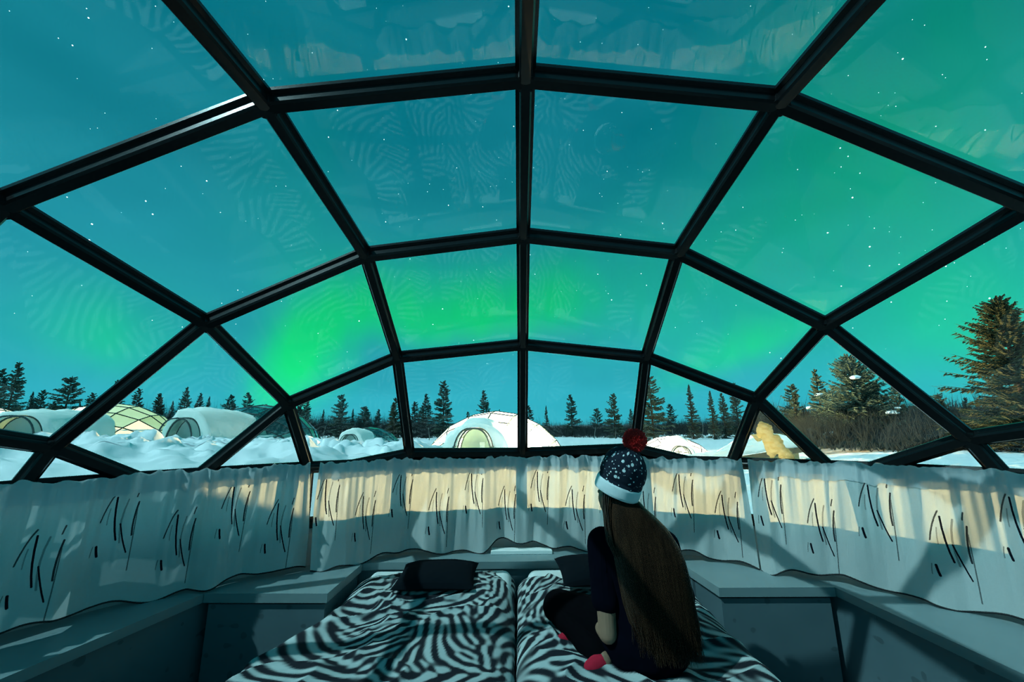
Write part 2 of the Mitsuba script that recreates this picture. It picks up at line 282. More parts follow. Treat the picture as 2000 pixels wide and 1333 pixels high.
def ground(xy):
    xy = np.atleast_2d(np.asarray(xy, float)); r = np.linalg.norm(xy - [0, 0.45], axis=1); az = np.degrees(np.arctan2(xy[:, 0], xy[:, 1]))
    z = ground_rbf(warp(xy))
    z = z - 0.10 * np.clip((r - 6) / 4, 0, 1); p3 = np.c_[xy, np.zeros(len(xy))]
    left = np.clip((8 - az) / 30, 0.18, 1); m = np.clip((r - 3.7) / 1.8, 0, 1) * np.clip((60 - r) / 30, 0.15, 1) * left
    b = meshkit.fbm(p3 * 0.75, 3, 3) - 0.5; c = np.abs(meshkit.fbm(p3 * 1.9 + 5, 3, 9) - 0.5) * 2; lump = np.clip(meshkit.noise(p3 * 1.35, 31) - 0.52, 0, 1)
    chunk = np.clip(meshkit.noise(p3 * 3.7 + 2, 41) - 0.45, 0, 1) + 0.5 * np.clip(meshkit.noise(p3 * 8.1, 43) - 0.5, 0, 1)
    return z + m * (0.30 * b - 0.26 * c + 0.05 + 0.36 * lump + 0.30 * chunk)
azs = np.r_[np.arange(-180, -75, 5.0), np.arange(-75, 75, 0.3), np.arange(75, 180, 5.0)]
rs = np.r_[3.02, 3.2 * (140 / 3.2) ** np.linspace(0, 1, 330)]
A_, R_ = np.meshgrid(np.radians(azs), rs)
X = R_ * np.sin(A_); Y = 0.45 + R_ * np.cos(A_)
Z = ground(np.c_[X.ravel(), Y.ravel()])
tag(obj('snow_ground', tm(np.c_[X.ravel(), Y.ravel(), Z], grid_faces(len(rs), len(azs), True)[:, ::-1]), 'snow', None, True), 'lumpy white snow field around the glass igloos', kind='structure')

# ------------------------------------------------------------------ the igloos across the snow
def clip_poly(poly, z0=0.0):
    out = []
    for i in range(len(poly)):
        a, b = poly[i], poly[(i + 1) % len(poly)]
        if a[2] >= z0: out.append(a)
        if (a[2] - z0) * (b[2] - z0) < 0: out.append(a + (b - a) * (z0 - a[2]) / (b[2] - a[2]))
    return out
def far_igloo(label, az, D, zb, heading, R=2.9, c=1.7, tunnel=2.2, tw=0.75, th=1.25, lit=None, snow_h=0.28, group=None, snow_back=0.9, snow_w=0.34):
    ig = thing('glass_igloo', label, 'igloo')
    Rs = (R * R + c * c) / (2 * c); base = at(az, D, zb); h = rad(heading)
    M = np.eye(4); M[:3, :3] = np.array([[math.cos(h), -math.sin(h), 0], [math.sin(h), math.cos(h), 0], [0, 0, 1]]); M[:3, 3] = base   # local +y points at the tunnel's mouth
    def nd(i, j):
        d = unit([math.tan(rad(17.4 * j * 0.98)), math.tan(rad(15 * i)), 1.0]); return d * Rs + [0, 0, c - Rs]
    fr = []; rimm = 'dark_rim'
    for i in range(-5, 6):
        for j in range(-4, 5):
            for a, b in ((nd(i, j), nd(i + 1, j) if i < 5 else None), (nd(i, j), nd(i, j + 1) if j < 4 else None)):
                if b is None or (a[2] < 0 and b[2] < 0): continue
                q = [a, b]
                if a[2] < 0: q[0] = a + (b - a) * (0 - a[2]) / (b[2] - a[2])
                if b[2] < 0: q[1] = a + (b - a) * (0 - a[2]) / (b[2] - a[2])
                fr.append(tube(q, 0.030, 4))
    ring = [[R * math.sin(t), R * math.cos(t), 0.0] for t in np.linspace(0, 2 * np.pi, 29)]; fr.append(tube(ring, 0.035, 4))
    m = cat_m(fr); m.apply_transform(M); obj('frame', m, rimm, ig)
    for i in range(-5, 5):
        for j in range(-4, 4):
            pl = clip_poly([nd(i, j), nd(i + 1, j), nd(i + 1, j + 1), nd(i, j + 1)])
            if len(pl) < 3: continue
            v = np.array(pl) @ M[:3, :3].T + M[:3, 3]; f = [[0, k, k + 1] for k in range(1, len(v) - 1)]
            nn = np.cross(v[1] - v[0], v[2] - v[0]); ctr = v.mean(0)
            if nn @ (ctr - base + [0, 0, 1.5]) < 0: f = [x[::-1] for x in f]
            key = obj('glass_pane', tm(v, f), 'tinted_glass', ig)
            if lit:
                L = lit(np.array(pl).mean(0), ctr)
                if L is not None:
                    scene[key]['bsdf'] = {'type': 'ref', 'id': 'lit_pane'}; scene[key]['emitter'] = {'type': 'area', 'radiance': rgb(*L), 'sampling_weight': 0.03 if L[0] > 5 else 0.004}
    # low inner wall with its curtain
    wl = np.array([[R * 0.93 * math.sin(t), R * 0.93 * math.cos(t), z] for z in (-0.4, 0.30) for t in np.linspace(0, 2 * np.pi, 41)[:-1]]); wm = tm(wl, grid_faces(2, 40, True)); wm.apply_transform(M)
    obj('inner_curtain', wm, 'plain_white', ig)
    # tunnel: arches, glass, snow cover
    y0, y1 = R * 0.80, R + tunnel
    arch = lambda y, s=1.0, n=17: np.array([[tw * s * math.copysign(abs(math.cos(t)) ** 0.72, math.cos(t)), y, th * s * abs(math.sin(t)) ** 0.92 - 0.35] for t in np.linspace(np.pi, 0, n)])
    am = cat_m([tube(arch(y), 0.032, 5) for y in (y1, y1 - 0.45, y1 - 0.9)] + [tube([[-tw, y1, 0.2], [-tw, y1 - 0.9, 0.2]], 0.02, 4), tube([[tw, y1, 0.2], [tw, y1 - 0.9, 0.2]], 0.02, 4)]); am.apply_transform(M); obj('door_arch', am, 'dark_rim', ig)
    ys = np.linspace(y1, y1 - 0.9, 4); v = np.vstack([arch(y) for y in ys]); g = tm(v, grid_faces(4, 17)); g.apply_transform(M); obj('vestibule_glass', g, 'pale_glass', ig)
    a = arch(y1 - 0.88, 0.98); dm = tm(np.vstack([a, [[0, y1 - 0.88, -0.3]]]), [[17, i, i + 1] for i in range(16)]); dm.apply_transform(M); obj('door', dm, 'door_green', ig)
    ns, nt = 44, 44; sv = []; rng = np.random.default_rng(int(abs(az) * 10) + 3)
    for k, y in enumerate(np.linspace(y0 - snow_back, y1 - 0.42, ns)):
        q = k / (ns - 1); w = (tw + snow_w) * (1.0 + 0.30 * (1 - q)); hh = (th + snow_h) * (1.0 + 0.10 * math.sin(q * 3.1))
        if k == ns - 1: w *= 0.93; hh *= 0.95
        for t in np.linspace(np.pi * 1.04, -np.pi * 0.04, nt): sv.append([w * np.sign(math.cos(t)) * abs(math.cos(t)) ** 0.85 * (1 + 0.35 * max(0, 0.3 - math.sin(t))), y, hh * max(math.sin(t), -0.2) ** 0.9 - 0.38 if math.sin(t) > 0 else -0.5])
    sv = np.array(sv); sv += (meshkit.fbm(sv * 1.1 + az, 4, 4)[:, None] - 0.5) * np.array([0.40, 0.10, 0.42]) + (meshkit.fbm(sv * 3.4 + 3 + az, 3, 6)[:, None] - 0.5) * np.array([0.16, 0.0, 0.16])
    fcs = grid_faces(ns, nt)
    aa = arch(y1 - 0.42, 1.03, nt); k0 = len(sv); sv = np.vstack([sv, aa]); last = (ns - 1) * nt
    fcs = np.vstack([fcs, [[last + i, last + i + 1, k0 + i + 1] for i in range(nt - 1)], [[last + i, k0 + i + 1, k0 + i] for i in range(nt - 1)]])
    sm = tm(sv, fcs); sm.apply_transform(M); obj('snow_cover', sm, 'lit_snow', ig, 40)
    return ig, M, y1
plain('door_green', (0.42, 0.52, 0.48), 0.6)
plain('lit_pane', (0.6, 0.6, 0.5), 0.6)
def lit_main(l, w): return (9.0, 7.8, 4.6) if l[1] > -0.8 else None
def lit_left(l, w): return (2.6, 2.4, 1.2) if w[0] < at(-44.0, 30)[0] else ((0.34, 0.46, 0.14) if l[2] > 0.5 else (1.3, 1.25, 0.55))
main, MM, y1 = far_igloo('brightly lit white glass igloo with an arched doorway in the middle of the view', -3.0, 19.0, 0.46, 170, R=3.0, c=1.62, tunnel=0.9, tw=0.74, th=1.22, lit=lit_main, snow_h=0.24, snow_back=0.3, snow_w=0.56)
sg = trimesh.creation.box((0.20, 0.02, 0.25)); sg.apply_translation([-0.18, y1 - 0.80, 0.22]); sg.apply_transform(MM); obj('notice', sg, 'plain_white', main)
far_igloo('yellow lit glass igloo at the far left with a long snow covered tunnel', -45.2, 30.0, 1.12, 200, R=3.0, c=1.66, tunnel=3.4, tw=0.80, th=1.2, lit=lit_left, snow_h=0.24)
far_igloo('unlit green glass igloo with a thick snow loaf over its glass arch entrance', -32.3, 25.5, 0.78, 178, R=3.0, c=1.85, tunnel=2.2, tw=0.80, th=1.42, snow_h=0.34)
far_igloo('small unlit teal glass igloo left of the brightly lit one', -19.8, 44.0, -0.15, 176, R=3.0, c=1.6, tunnel=1.6, tw=0.85, th=1.3, snow_h=0.4)
far_igloo('snow buried lit igloo with a round opening right of the red pompom', 20.2, 30.0, -0.72, 172, R=2.6, c=1.35, tunnel=0.4, tw=0.62, th=1.15, lit=lit_main, snow_h=0.45)
far_igloo('lit glass igloo at the left picture edge behind a round glass door', -53.5, 33.0, 1.12, 150, R=2.6, c=1.5, tunnel=0.6, tw=0.8, th=1.3, lit=lambda l, w: (1.7, 1.7, 0.95), snow_h=0.1)

# warm lamp beside the lit igloo
lp = at(3.5, 16.3); lz = ground(lp[:2])[0]
lamp = thing('path_lamp', 'glaring warm path lamp standing in the snow beside the brightly lit igloo', 'lamp')
obj('post', tube([[lp[0], lp[1], lz - 0.3], [lp[0], lp[1], lz + 0.42]], 0.035, 8), 'plain_white', lamp)
bulb = trimesh.creation.icosphere(subdivisions=2, radius=0.11); bulb.apply_translation([lp[0], lp[1], lz + 0.54])
k = obj('globe', bulb, 'plain_white', lamp, True); scene[k]['emitter'] = {'type': 'area', 'radiance': rgb(37000, 28500, 13000), 'sampling_weight': 2.0}

# ------------------------------------------------------------------ trees
def spruce(h, w, seed, whorl=0.05, per=7, twigs=9, bare=0.10, fine=1.0, taper=0.85):
    """Whorls of drooping branches, each a spine with hanging sprays; gaps between whorls stay open. All lengths in units of h."""
    rng = np.random.default_rng(seed); V = []; F = []
    def tri(a, b, c): F.append([len(V), len(V) + 1, len(V) + 2]); V.extend([a, b, c])
    z = bare; sect = rng.uniform(0.75, 1.2, 8)
    while z < 0.985:
        q = (z - bare) / (1 - bare); L = w * ((1 - q) ** taper * (0.62 + 0.38 * min(1, q / 0.18)) + 0.035)
        L *= rng.uniform(0.82, 1.12)
        for b in range(max(3, int(per * (1 - 0.45 * q)))):
            a = rng.uniform(0, 2 * np.pi); l = L * rng.uniform(0.5, 1.12) * sect[int(a / 2 / np.pi * 8) % 8]
            rise = (-0.34 + 0.85 * q + rng.normal(0, 0.10)) * l
            d = np.array([math.cos(a), math.sin(a), 0]); s = np.array([-d[1], d[0], 0]); p0 = np.array([0, 0, z + rng.uniform(-0.3, 0.3) * whorl])
            f = lambda t: p0 + d * l * t + np.array([0, 0, rise * t + 0.16 * l * t ** 3])
            for k in range(3): tri(f(k / 3) + [0, 0, 0.004], f(k / 3) - [0, 0, 0.004], f((k + 1.4) / 3))
            for k in range(twigs):
                t = 0.22 + 0.80 * (k + rng.random()) / twigs; p = f(t); g = (0.30 - 0.17 * t) * l * rng.uniform(0.5, 1.3) / fine ** 0.5 + 0.010 / fine; e = (0.0075 + 0.016 * l) / fine
                for sg in (-1, 1):
                    tip = p + s * sg * g * rng.uniform(0.6, 1) + d * g * rng.uniform(0.3, 0.9) + [0, 0, g * rng.uniform(-0.55, 0.12)]
                    tri(p - d * e, p + d * e + [0, 0, e * 0.5], tip); tri(p + [0, 0, e], p - [0, 0, e], tip + [0, 0, -0.15 * g])
                tri(p + s * e, p - s * e, p + d * g * 0.8 + [0, 0, g * rng.uniform(-0.5, 0.3)])
        z += whorl * rng.uniform(0.65, 1.25) * (1 - 0.55 * q)
    for k in range(5): tri(np.array([0.012 * math.cos(k), 0.012 * math.sin(k), 0.94]), np.array([-0.012 * math.cos(k), -0.012 * math.sin(k), 0.94]), np.array([0, 0, 1.02]))
    return tm(np.array(V) * h, F), tube([[0, 0, -0.06 * h], [0, 0, h * 0.5], [0, 0, h * 0.97]], [0.016 * h, 0.010 * h, 0.002 * h], 7)
def birch(h, seed):
    rng = np.random.default_rng(seed); segs = []
    def grow(p, d, l, r, depth):
        q = p + d * l; segs.append(tube([p, (p + q) / 2 + rng.normal(0, 0.03 * l, 3), q], [r, r * 0.8, r * 0.55], 4, False))
        if depth == 0: return
        for _ in range(3 if depth > 1 else 4):
            t = rng.uniform(0.3, 1); e = unit(d + rng.normal(0, 0.42, 3) + [0, 0, 0.15]); grow(p + d * l * t, e, l * rng.uniform(0.45, 0.7), r * 0.5, depth - 1)
    grow(np.array([0, 0, -0.2]), unit([0.03, 0, 1]), h * 0.55, 0.012 * h, 3)
    trunk, rest = segs[0], cat_m(segs[1:]); return trunk, rest
KIND = {}
for i, (w, wh, pe, ba, tp, m) in enumerate([(0.20, 0.050, 9, 0.05, 0.85, 'needle_dark'), (0.24, 0.055, 9, 0.08, 0.70, 'needle_dark'), (0.15, 0.045, 8, 0.03, 0.95, 'needle_dark'), (0.27, 0.060, 9, 0.12, 0.62, 'needle_dark'), (0.22, 0.055, 9, 0.10, 0.72, 'needle_warm')]):
    fo, tr = spruce(1.0, w, 50 + i, wh, pe, 8, ba, 1.0, tp)
    KIND[i] = (mikit.ply(fo, m), mikit.ply(tr, 'bark'), m)
def clumps(spots, parent):
    for x, y, z, r in spots:
        m = trimesh.creation.icosphere(subdivisions=2, radius=1.0); m.vertices *= np.array([r * 1.3, r, r * 0.55]); m.vertices += (meshkit.fbm(m.vertices * 6 + x, 2, 3)[:, None] - 0.5) * r * 1.1; m.vertices[:, 2] = np.maximum(m.vertices[:, 2], -0.42 * r); m.apply_translation([x, y, z]); obj('snow_clump', m, 'snow_clump', parent, True)
TREES = [(-52.7, 5.4, 40, 1), (-51.9, 6.1, 34, 0), (-50.7, 3.5, 45, 2), (-50.1, 3.7, 50, 1), (-48.5, 5.1, 36, 3), (-46.9, 3.6, 48, 1), (-45.3, 5.0, 44, 0), (-43.6, 4.2, 50, 1), (-41.9, 3.8, 46, 4), (-40.7, 3.0, 52, 2), (-39.7, 4.6, 42, 0), (-38.4, 4.0, 50, 0), (-37.6, 3.6, 52, 2),
         (-35.6, 3.9, 55, 3), (-33.9, 4.2, 48, 1), (-32.0, 2.9, 60, 0), (-27.6, 3.7, 46, 0), (-25.6, 2.3, 55, 2), (-23.6, 4.3, 40, 3), (-22.1, 2.4, 52, 2), (-20.4, 2.6, 48, 1), (-18.9, 2.4, 58, 0), (-16.8, 3.9, 40, 4), (-14.2, 3.4, 52, 1), (-12.7, 4.5, 46, 0), (-10.3, 6.3, 40, 1),
         (-4.7, 5.0, 46, 0), (-2.5, 2.3, 60, 2), (1.7, 2.8, 50, 1), (4.1, 2.7, 54, 2), (7.6, 4.2, 44, 1), (11.1, 2.3, 48, 3), (13.4, 4.2, 40, 1), (18.3, 6.4, 30, 1), (23.1, 5.0, 36, 2), (25.5, 4.1, 34, 2), (26.8, 3.8, 36, 0), (28.3, 5.0, 38, 0), (34.2, 4.4, 26, 1), (36.6, 6.0, 24, 0),
         (41.4, 4.3, 24, 3), (42.9, 3.5, 27, 1), (44.5, 2.7, 30, 3), (45.9, 2.7, 24, 3), (53.6, 6.0, 22, 1), (-30.2, 2.4, 62, 0), (-6.9, 2.0, 60, 1), (15.6, 2.1, 52, 0), (20.6, 2.6, 48, 1), (31.0, 2.8, 40, 3), (38.0, 4.0, 27, 1), (43.0, 1.6, 22, 3), (47.6, 2.2, 24, 0)]
rng = np.random.default_rng(77)
ORD = 'first second third fourth fifth sixth seventh eighth ninth tenth eleventh twelfth thirteenth fourteenth fifteenth sixteenth seventeenth eighteenth nineteenth twentieth twenty-first twenty-second twenty-third twenty-fourth twenty-fifth twenty-sixth twenty-seventh twenty-eighth twenty-ninth thirtieth thirty-first thirty-second thirty-third'.split()
TREES.sort(); seen_side = {}
LOOK = {0: 'slim dark', 1: 'dark', 2: 'narrow', 3: 'broad dark', 4: 'brownish'}
for _az, _n, _lo, _hi in ((-52, 10, 0, 21), (-29, 6, 0, 16)):
    for _k in range(_n): TREES.append((round(float(_az + (_hi - _lo) * (_k + rng.random()) / _n), 2), round(float(rng.uniform(2.2, 3.5)), 2), round(float(rng.uniform(48, 60)), 1), int(rng.integers(0, 4))))
TREES.sort()
near_r = {(36.6, 24): [(-0.5, -0.7, 2.4, 0.16), (0.3, -0.9, 1.2, 0.12)], (34.2, 26): [(0.2, -0.8, 2.0, 0.13)]}
for az, el, D, kd in TREES:
    D *= 1.55 if abs(az - 43) > 12 else 1.0
    p = at(az, D); zg = ground(p[:2])[0]; zg = min(zg, 1.2); h = CAM[2] + D * math.tan(rad(el)) - zg + 0.15
    side = 'left' if az < -30 else 'middle' if az < 20 else 'right'
    k = seen_side[side] = seen_side.get(side, -1) + 1
    t = thing('spruce', f'{LOOK[kd]} conifer, {ORD[k]} from the left ' + {'left': 'in the tree line behind the left hand igloos', 'middle': 'in the tree line behind the middle igloos', 'right': 'in the stand right of the lit igloos'}[side], 'tree', f'conifers of the {side} tree line')
    sc = h * float(rng.uniform(0.95, 1.25)); W = T().translate([p[0], p[1], zg - 0.15]).rotate([0, 0, 1], float(rng.uniform(0, 360))).scale([sc, sc, h])
    share('trunk', KIND[kd][1], t, W); share('foliage', KIND[kd][0], t, W)
    if (az, D) in near_r: clumps([(p[0] + a, p[1] + b, zg + c, r) for a, b, c, r in near_r[(az, D)]], t)
# the two large trees on the right
def big_tree(label, az, el, D, w, seed, m, spots, whorl, twigs, clump, bare):
    p = at(az, D); zg = ground(p[:2])[0]; h = CAM[2] + D * math.tan(rad(el)) - zg
    fo, tr = spruce(h, w / h, seed, whorl, 15, twigs, bare, clump, 0.66)
    for q in (fo, tr): q.apply_translation([p[0], p[1], zg])
    t = thing('spruce', label, 'tree'); obj('trunk', tr, 'bark', t); obj('foliage', fo, m, t)
    clumps([(p[0] + a, p[1] + b, zg + c, r) for a, b, c, r in spots], t)
big_tree('tallest conifer, standing at the right edge of the picture', 51.0, 10.9, 17.0, 1.75, 5, 'needle_warm', [(0.1, -0.9, 1.9, 0.16), (0.9, -0.7, 2.6, 0.12), (1.1, -0.5, 1.7, 0.08)], 0.030, 15, 2.2, 0.08)
big_tree('broad tall conifer with small snow clumps seen in the large right hand pane', 39.7, 7.0, 20.0, 1.70, 6, 'needle_dark', [(-0.6, -0.9, 2.6, 0.14), (0.2, -1.2, 1.35, 0.16), (0.4, -1.2, 1.5, 0.08), (-1.6, -0.6, 0.6, 0.18)], 0.034, 14, 2.0, 0.10)
BT, BB = birch(1.0, 3); BT2, BB2 = birch(1.0, 8)
BK = [(mikit.ply(BT, 'birch_bark'), mikit.ply(BB, 'brushwood')), (mikit.ply(BT2, 'birch_bark'), mikit.ply(BB2, 'brushwood'))]
for kb, az in enumerate(list(np.linspace(-29, -13, 9)) + list(np.linspace(-11, 17, 11)) + list(np.linspace(19, 34, 9)) + list(np.linspace(40, 54, 6))):
    az = float(az + rng.uniform(-0.8, 0.8)); D = float(rng.uniform(52, 66)) if az < 33 else float(rng.uniform(22, 30)); p = at(az, D); zg = min(ground(p[:2])[0], 1.2); h = float((rng.uniform(3.4, 5.2)) * (1 if az < 33 else 0.55)); b = BK[int(rng.integers(2))]
    t = thing('birch', f'thin leafless birch, {ORD[kb] if kb < 18 else ORD[34 - kb]} from the {"left" if kb < 18 else "right"} among the conifers', 'tree', 'bare birches in the tree line')
    W = T().translate([p[0], p[1], zg - 0.1]).rotate([0, 0, 1], float(rng.uniform(0, 360))).scale([h, h, h]); share('trunk', b[0], t, W); share('branches', b[1], t, W)
V = []; F = []
for k in range(26000):
    az = rng.uniform(-58, 60); D = rng.uniform(62, 92) if az < 30 else rng.uniform(26, 48)
    p = at(az, D); hh = rng.uniform(0.5, 3.4) * (1 if az < 30 else 0.75) * (1.0 if az > -10 else 1.45); r = 0.03 + 0.05 * rng.random()
    z0 = 0.2 - 0.9 * np.exp(-((az - 5) / 25) ** 2) if az < 30 else 0.4
    if az < -28: z0 = 0.9
    p[2] = z0 + rng.uniform(0, 0.9); hh *= 0.8; s = np.array([math.cos(rad(az)), -math.sin(rad(az)), 0]) * r * 0.45
    for _ in range(3):
        tip = p + [rng.normal(0, 0.22) * hh, rng.normal(0, 0.2), hh * rng.uniform(0.5, 1.0)]; F.append([len(V), len(V) + 1, len(V) + 2]); V += [p - s, p + s, tip]
for k in range(9000):
    az = rng.uniform(34, 60); D = rng.uniform(17.5, 27); p = at(az, D); p[2] = 0.45 + rng.uniform(0, 0.5); hh = rng.uniform(0.3, 1.5); s = np.array([math.cos(rad(az)), -math.sin(rad(az)), 0]) * rng.uniform(0.006, 0.016)
    for _ in range(3):
        tip = p + [rng.normal(0, 0.28) * hh, rng.normal(0, 0.2), hh * rng.uniform(0.4, 1.0)]; F.append([len(V), len(V) + 1, len(V) + 2]); V += [p - s, p + s, tip]
tag(obj('thicket', tm(V, F), 'brushwood'), 'dark tangle of bare brushwood filling the foot of the tree line', 'brush', kind='stuff')
# half buried wooden hut
hp = at(31.5, 13.2); hz = ground(hp[:2])[0]
hut = thing('wooden_hut', 'snow buried wooden hut eave seen in the small right hand triangular pane', 'hut')
M = trimesh.transformations.rotation_matrix(rad(-30), [0, 0, 1]); M[:3, 3] = [hp[0], hp[1], hz]
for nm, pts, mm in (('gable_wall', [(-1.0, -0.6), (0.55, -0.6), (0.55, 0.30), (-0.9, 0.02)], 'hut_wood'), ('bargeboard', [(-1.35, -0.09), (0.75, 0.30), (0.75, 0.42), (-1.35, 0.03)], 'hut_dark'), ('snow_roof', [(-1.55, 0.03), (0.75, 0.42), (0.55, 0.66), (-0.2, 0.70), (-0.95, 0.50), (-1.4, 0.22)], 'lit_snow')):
    g = trimesh.creation.extrude_polygon(Polygon(pts), 1.6 if nm != 'bargeboard' else 0.08, engine='earcut'); g.apply_transform(trimesh.transformations.rotation_matrix(np.pi / 2, [1, 0, 0]))
    g.apply_translation([0, 1.5 if nm != 'bargeboard' else -0.12, 0]);
    if nm == 'snow_roof': g = g.subdivide().subdivide().subdivide(); g.vertices += (meshkit.fbm(g.vertices * 1.7, 3, 2)[:, None] - 0.5) * 0.25
    g.apply_transform(M); obj(nm, g, mm, hut)

# frozen crust on the small triangular pane
a, b, c_ = N['C2'], N['C3'], N['E2']; nrm = unit(np.cross(b - a, c_ - a)); nrm = nrm if nrm @ outward(a) > 0 else -nrm
ex = unit(b - c_); ey = np.cross(nrm, ex)
# outline on the pane, metres from its top corner along its foot and up its slope
cpts = [(-0.0063, 0.1607), (0.007, 0.1592), (0.0234, 0.1662), (0.042, 0.1765), (0.0634, 0.1967), (0.0591, 0.2184), (0.0645, 0.2417), (0.0843, 0.24), (0.0958, 0.2581), (0.1142, 0.286), (0.1109, 0.3107), (0.1216, 0.3335), (0.1438, 0.3509), (0.1564, 0.3781), (0.1619, 0.4072), (0.1494, 0.4304), (0.0887, 0.4365), (0.0866, 0.4102), (0.0668, 0.3713), (0.0505, 0.3884), (0.0386, 0.4355), (0.0212, 0.438), (0.023, 0.3927), (0.0075, 0.3698), (0.0008, 0.3128), (-0.0091, 0.2792), (-0.0377, 0.2965), (-0.0613, 0.2525), (-0.0663, 0.2457), (-0.0399, 0.2472), (-0.0255, 0.2387), (-0.033, 0.2183), (-0.0279, 0.1911)]
cm = trimesh.creation.extrude_polygon(Polygon(cpts).buffer(0), 0.022, engine='earcut')
for _ in range(5): cm = cm.subdivide_to_size(0.006, max_iter=20) if _ == 0 else cm
bd = np.array([Polygon(cpts).buffer(0).exterior.distance(__import__('shapely').Point(*v[:2])) for v in cm.vertices])
hgt = cm.vertices[:, 2] > 0.011
cm.vertices[:, 2] += hgt * (np.minimum(bd, 0.02) * 0.7 - 0.015 + 0.030 * meshkit.fbm(np.c_[cm.vertices[:, :2] * 60, bd * 0], 3, 4))
Mx = np.eye(4); Mx[:3, 0] = ex; Mx[:3, 1] = ey; Mx[:3, 2] = nrm; Mx[:3, 3] = a + nrm * 0.004; cm.vertices[:, :2] += (np.stack([meshkit.fbm(np.c_[cm.vertices[:, :2] * 90, bd * 0 + k], 3, 8 + k) for k in (0, 1)], -1) - 0.5) * 0.016; cm.apply_transform(Mx)
plain('crust', (0.72, 0.62, 0.36), 0.8, 0.2)
mat('crust_ice', {'type': 'principledthin', 'base_color': mikit.proc(lambda p, n, uv: mikit.mix((0.80, 0.70, 0.42), (0.98, 0.94, 0.76), mikit.smoothstep(0.25, 0.75, mikit.fbm(p.x * 55, p.y * 55, p.z * 55, 4)))), 'roughness': 0.8, 'spec_trans': 0.0, 'diff_trans': 1.75, 'eta': 1.3})
tag(obj('frozen_crust', cm, 'crust_ice', None, 40), 'ragged beige crust of frozen snow stuck to the small triangular pane on the right', 'ice')

# ------------------------------------------------------------------ curtains
path = np.array(ring_poly.buffer(-0.095, join_style=1).exterior.coords)
# finely sampled polygon radius
def poly_r(adeg):
    out = np.empty(len(adeg)); q = path[:-1] - [0, 0.45]; q2 = np.roll(q, -1, 0)
    for i, an in enumerate(adeg):
        d = np.array([math.sin(rad(an)), math.cos(rad(an))]); e = q2 - q; den = d[0] * e[:, 1] - d[1] * e[:, 0]
        with np.errstate(divide='ignore', invalid='ignore'):
            t = (q[:, 0] * e[:, 1] - q[:, 1] * e[:, 0]) / den; u = (q[:, 0] * d[1] - q[:, 1] * d[0]) / den
        ok = (t > 0) & (u >= -1e-9) & (u <= 1 + 1e-9); out[i] = t[ok].min()
    return out
FA = np.arange(-128, 128.01, 0.25); FR = poly_r(FA)
TOPZ = 1.165
def hem_z(an):
    z = 0.525 + 0.020 * np.sin(an * 0.33 + 1) + 0.012 * np.sin(an * 1.1)
    z += 0.055 * np.exp(-((an + 3.2) / 3.0) ** 2) + 0.03 * np.exp(-((an - 22) / 7.0) ** 2) + 0.02 * np.clip((np.abs(an) - 40) / 30, 0, 1)
    return z
def curtain(label, a0, a1, seed, pinch0, pinch1):
    c = thing('curtain', label, 'curtain'); rng = np.random.default_rng(seed)
    n = int((a1 - a0) * 8.6); m = 44; t = np.linspace(0, 1, n); w = np.linspace(0, 1, m)
    an = a0 + (a1 - a0) * t; arc = np.radians(an) * 2.83
    ph = np.cumsum(rng.uniform(0.5, 1.5, n)); P3 = lambda s, k, o: meshkit.noise(np.stack([s * k, s * 0 + o, s * 0], -1), seed + o)
    Vv = np.zeros((m, n, 3)); uv = np.zeros((m, n, 2))
    for i, q in enumerate(w):
        pin = pinch0 * max(0, 1 - q * 2.2) * np.exp(-(an - a0) / 2.0) - pinch1 * max(0, 1 - q * 1.6) * np.exp(-(a1 - an) / 2.0)
        aa = an + pin + 0.35 * q * np.sin(arc * 6 + seed)
        fine = (P3(arc + 0.02 * q, 42, 1) - 0.5) * 0.036 * (1 - q) ** 1.2 + (P3(arc + 0.03 * q, 19, 2) - 0.5) * 0.052 * (1 - 0.55 * q)
        big = (P3(arc + 0.05 * q, 7.5, 3) - 0.5) * 0.105 * q ** 0.7 + (P3(arc - 0.1 * q, 3.2, 4) - 0.5) * 0.09 * q + np.clip(P3(arc, 5, 5) - 0.62, 0, 1) * 0.16 * q
        r = np.interp(aa, FA, FR) - 0.046 - 0.022 * q + np.clip(fine + big, -0.06, 0.036 + 0.014 * q) - (0.012 if i == 0 else 0)
        zt = TOPZ + 0.014 * (P3(arc, 22, 6) - 0.5) * 2 + 0.010 * (P3(arc, 55, 7) - 0.5)
        hz = hem_z(an) + 0.012 * (P3(arc, 8, 8) - 0.5)
        z = zt + (hz - zt) * q
        Vv[i] = np.stack([r * np.sin(np.radians(aa)), 0.45 + r * np.cos(np.radians(aa)), z], -1)
        uv[i] = np.stack([arc + 20 * PITCH_M, (TOPZ - z)], -1)
    uvf = uv.reshape(-1, 2)
    obj('panel', tm(Vv.reshape(-1, 3), grid_faces(m, n)), 'curtain_cloth', c, True, uv=uvf)
    hd = Vv[:8].copy(); ctr = np.array([0, 0.45]); dxy = hd[..., :2] - ctr; hd[..., :2] = ctr + dxy * (1 - 0.006 / np.linalg.norm(dxy, axis=-1, keepdims=True)); hd[0, :, 2] += 0.004
    obj('heading', tm(hd.reshape(-1, 3), grid_faces(8, n)), 'curtain_heading', c, True)
    obj('hem_piping', tube(Vv[-1], 0.0042, 5), 'dark_piping', c)
    return c
curtain('left white curtain with dark printed blades beside the grey ledge', -118, -31.15, 3, 0.0, 0.55)
curtain('middle white curtain with dark printed blades behind the bed', -31.0, 31.9, 4, 0.5, 0.25)
curtain('right white curtain with dark printed blades beside the grey ledge', 32.05, 118, 5, 0.3, 0.0)
rod = thing('curtain_rod', 'thin dark rod holding the white curtains along the black rail', 'rod')
ra = np.arange(-118, 118.1, 1.0); rr = np.interp(ra, FA, FR) + 0.012
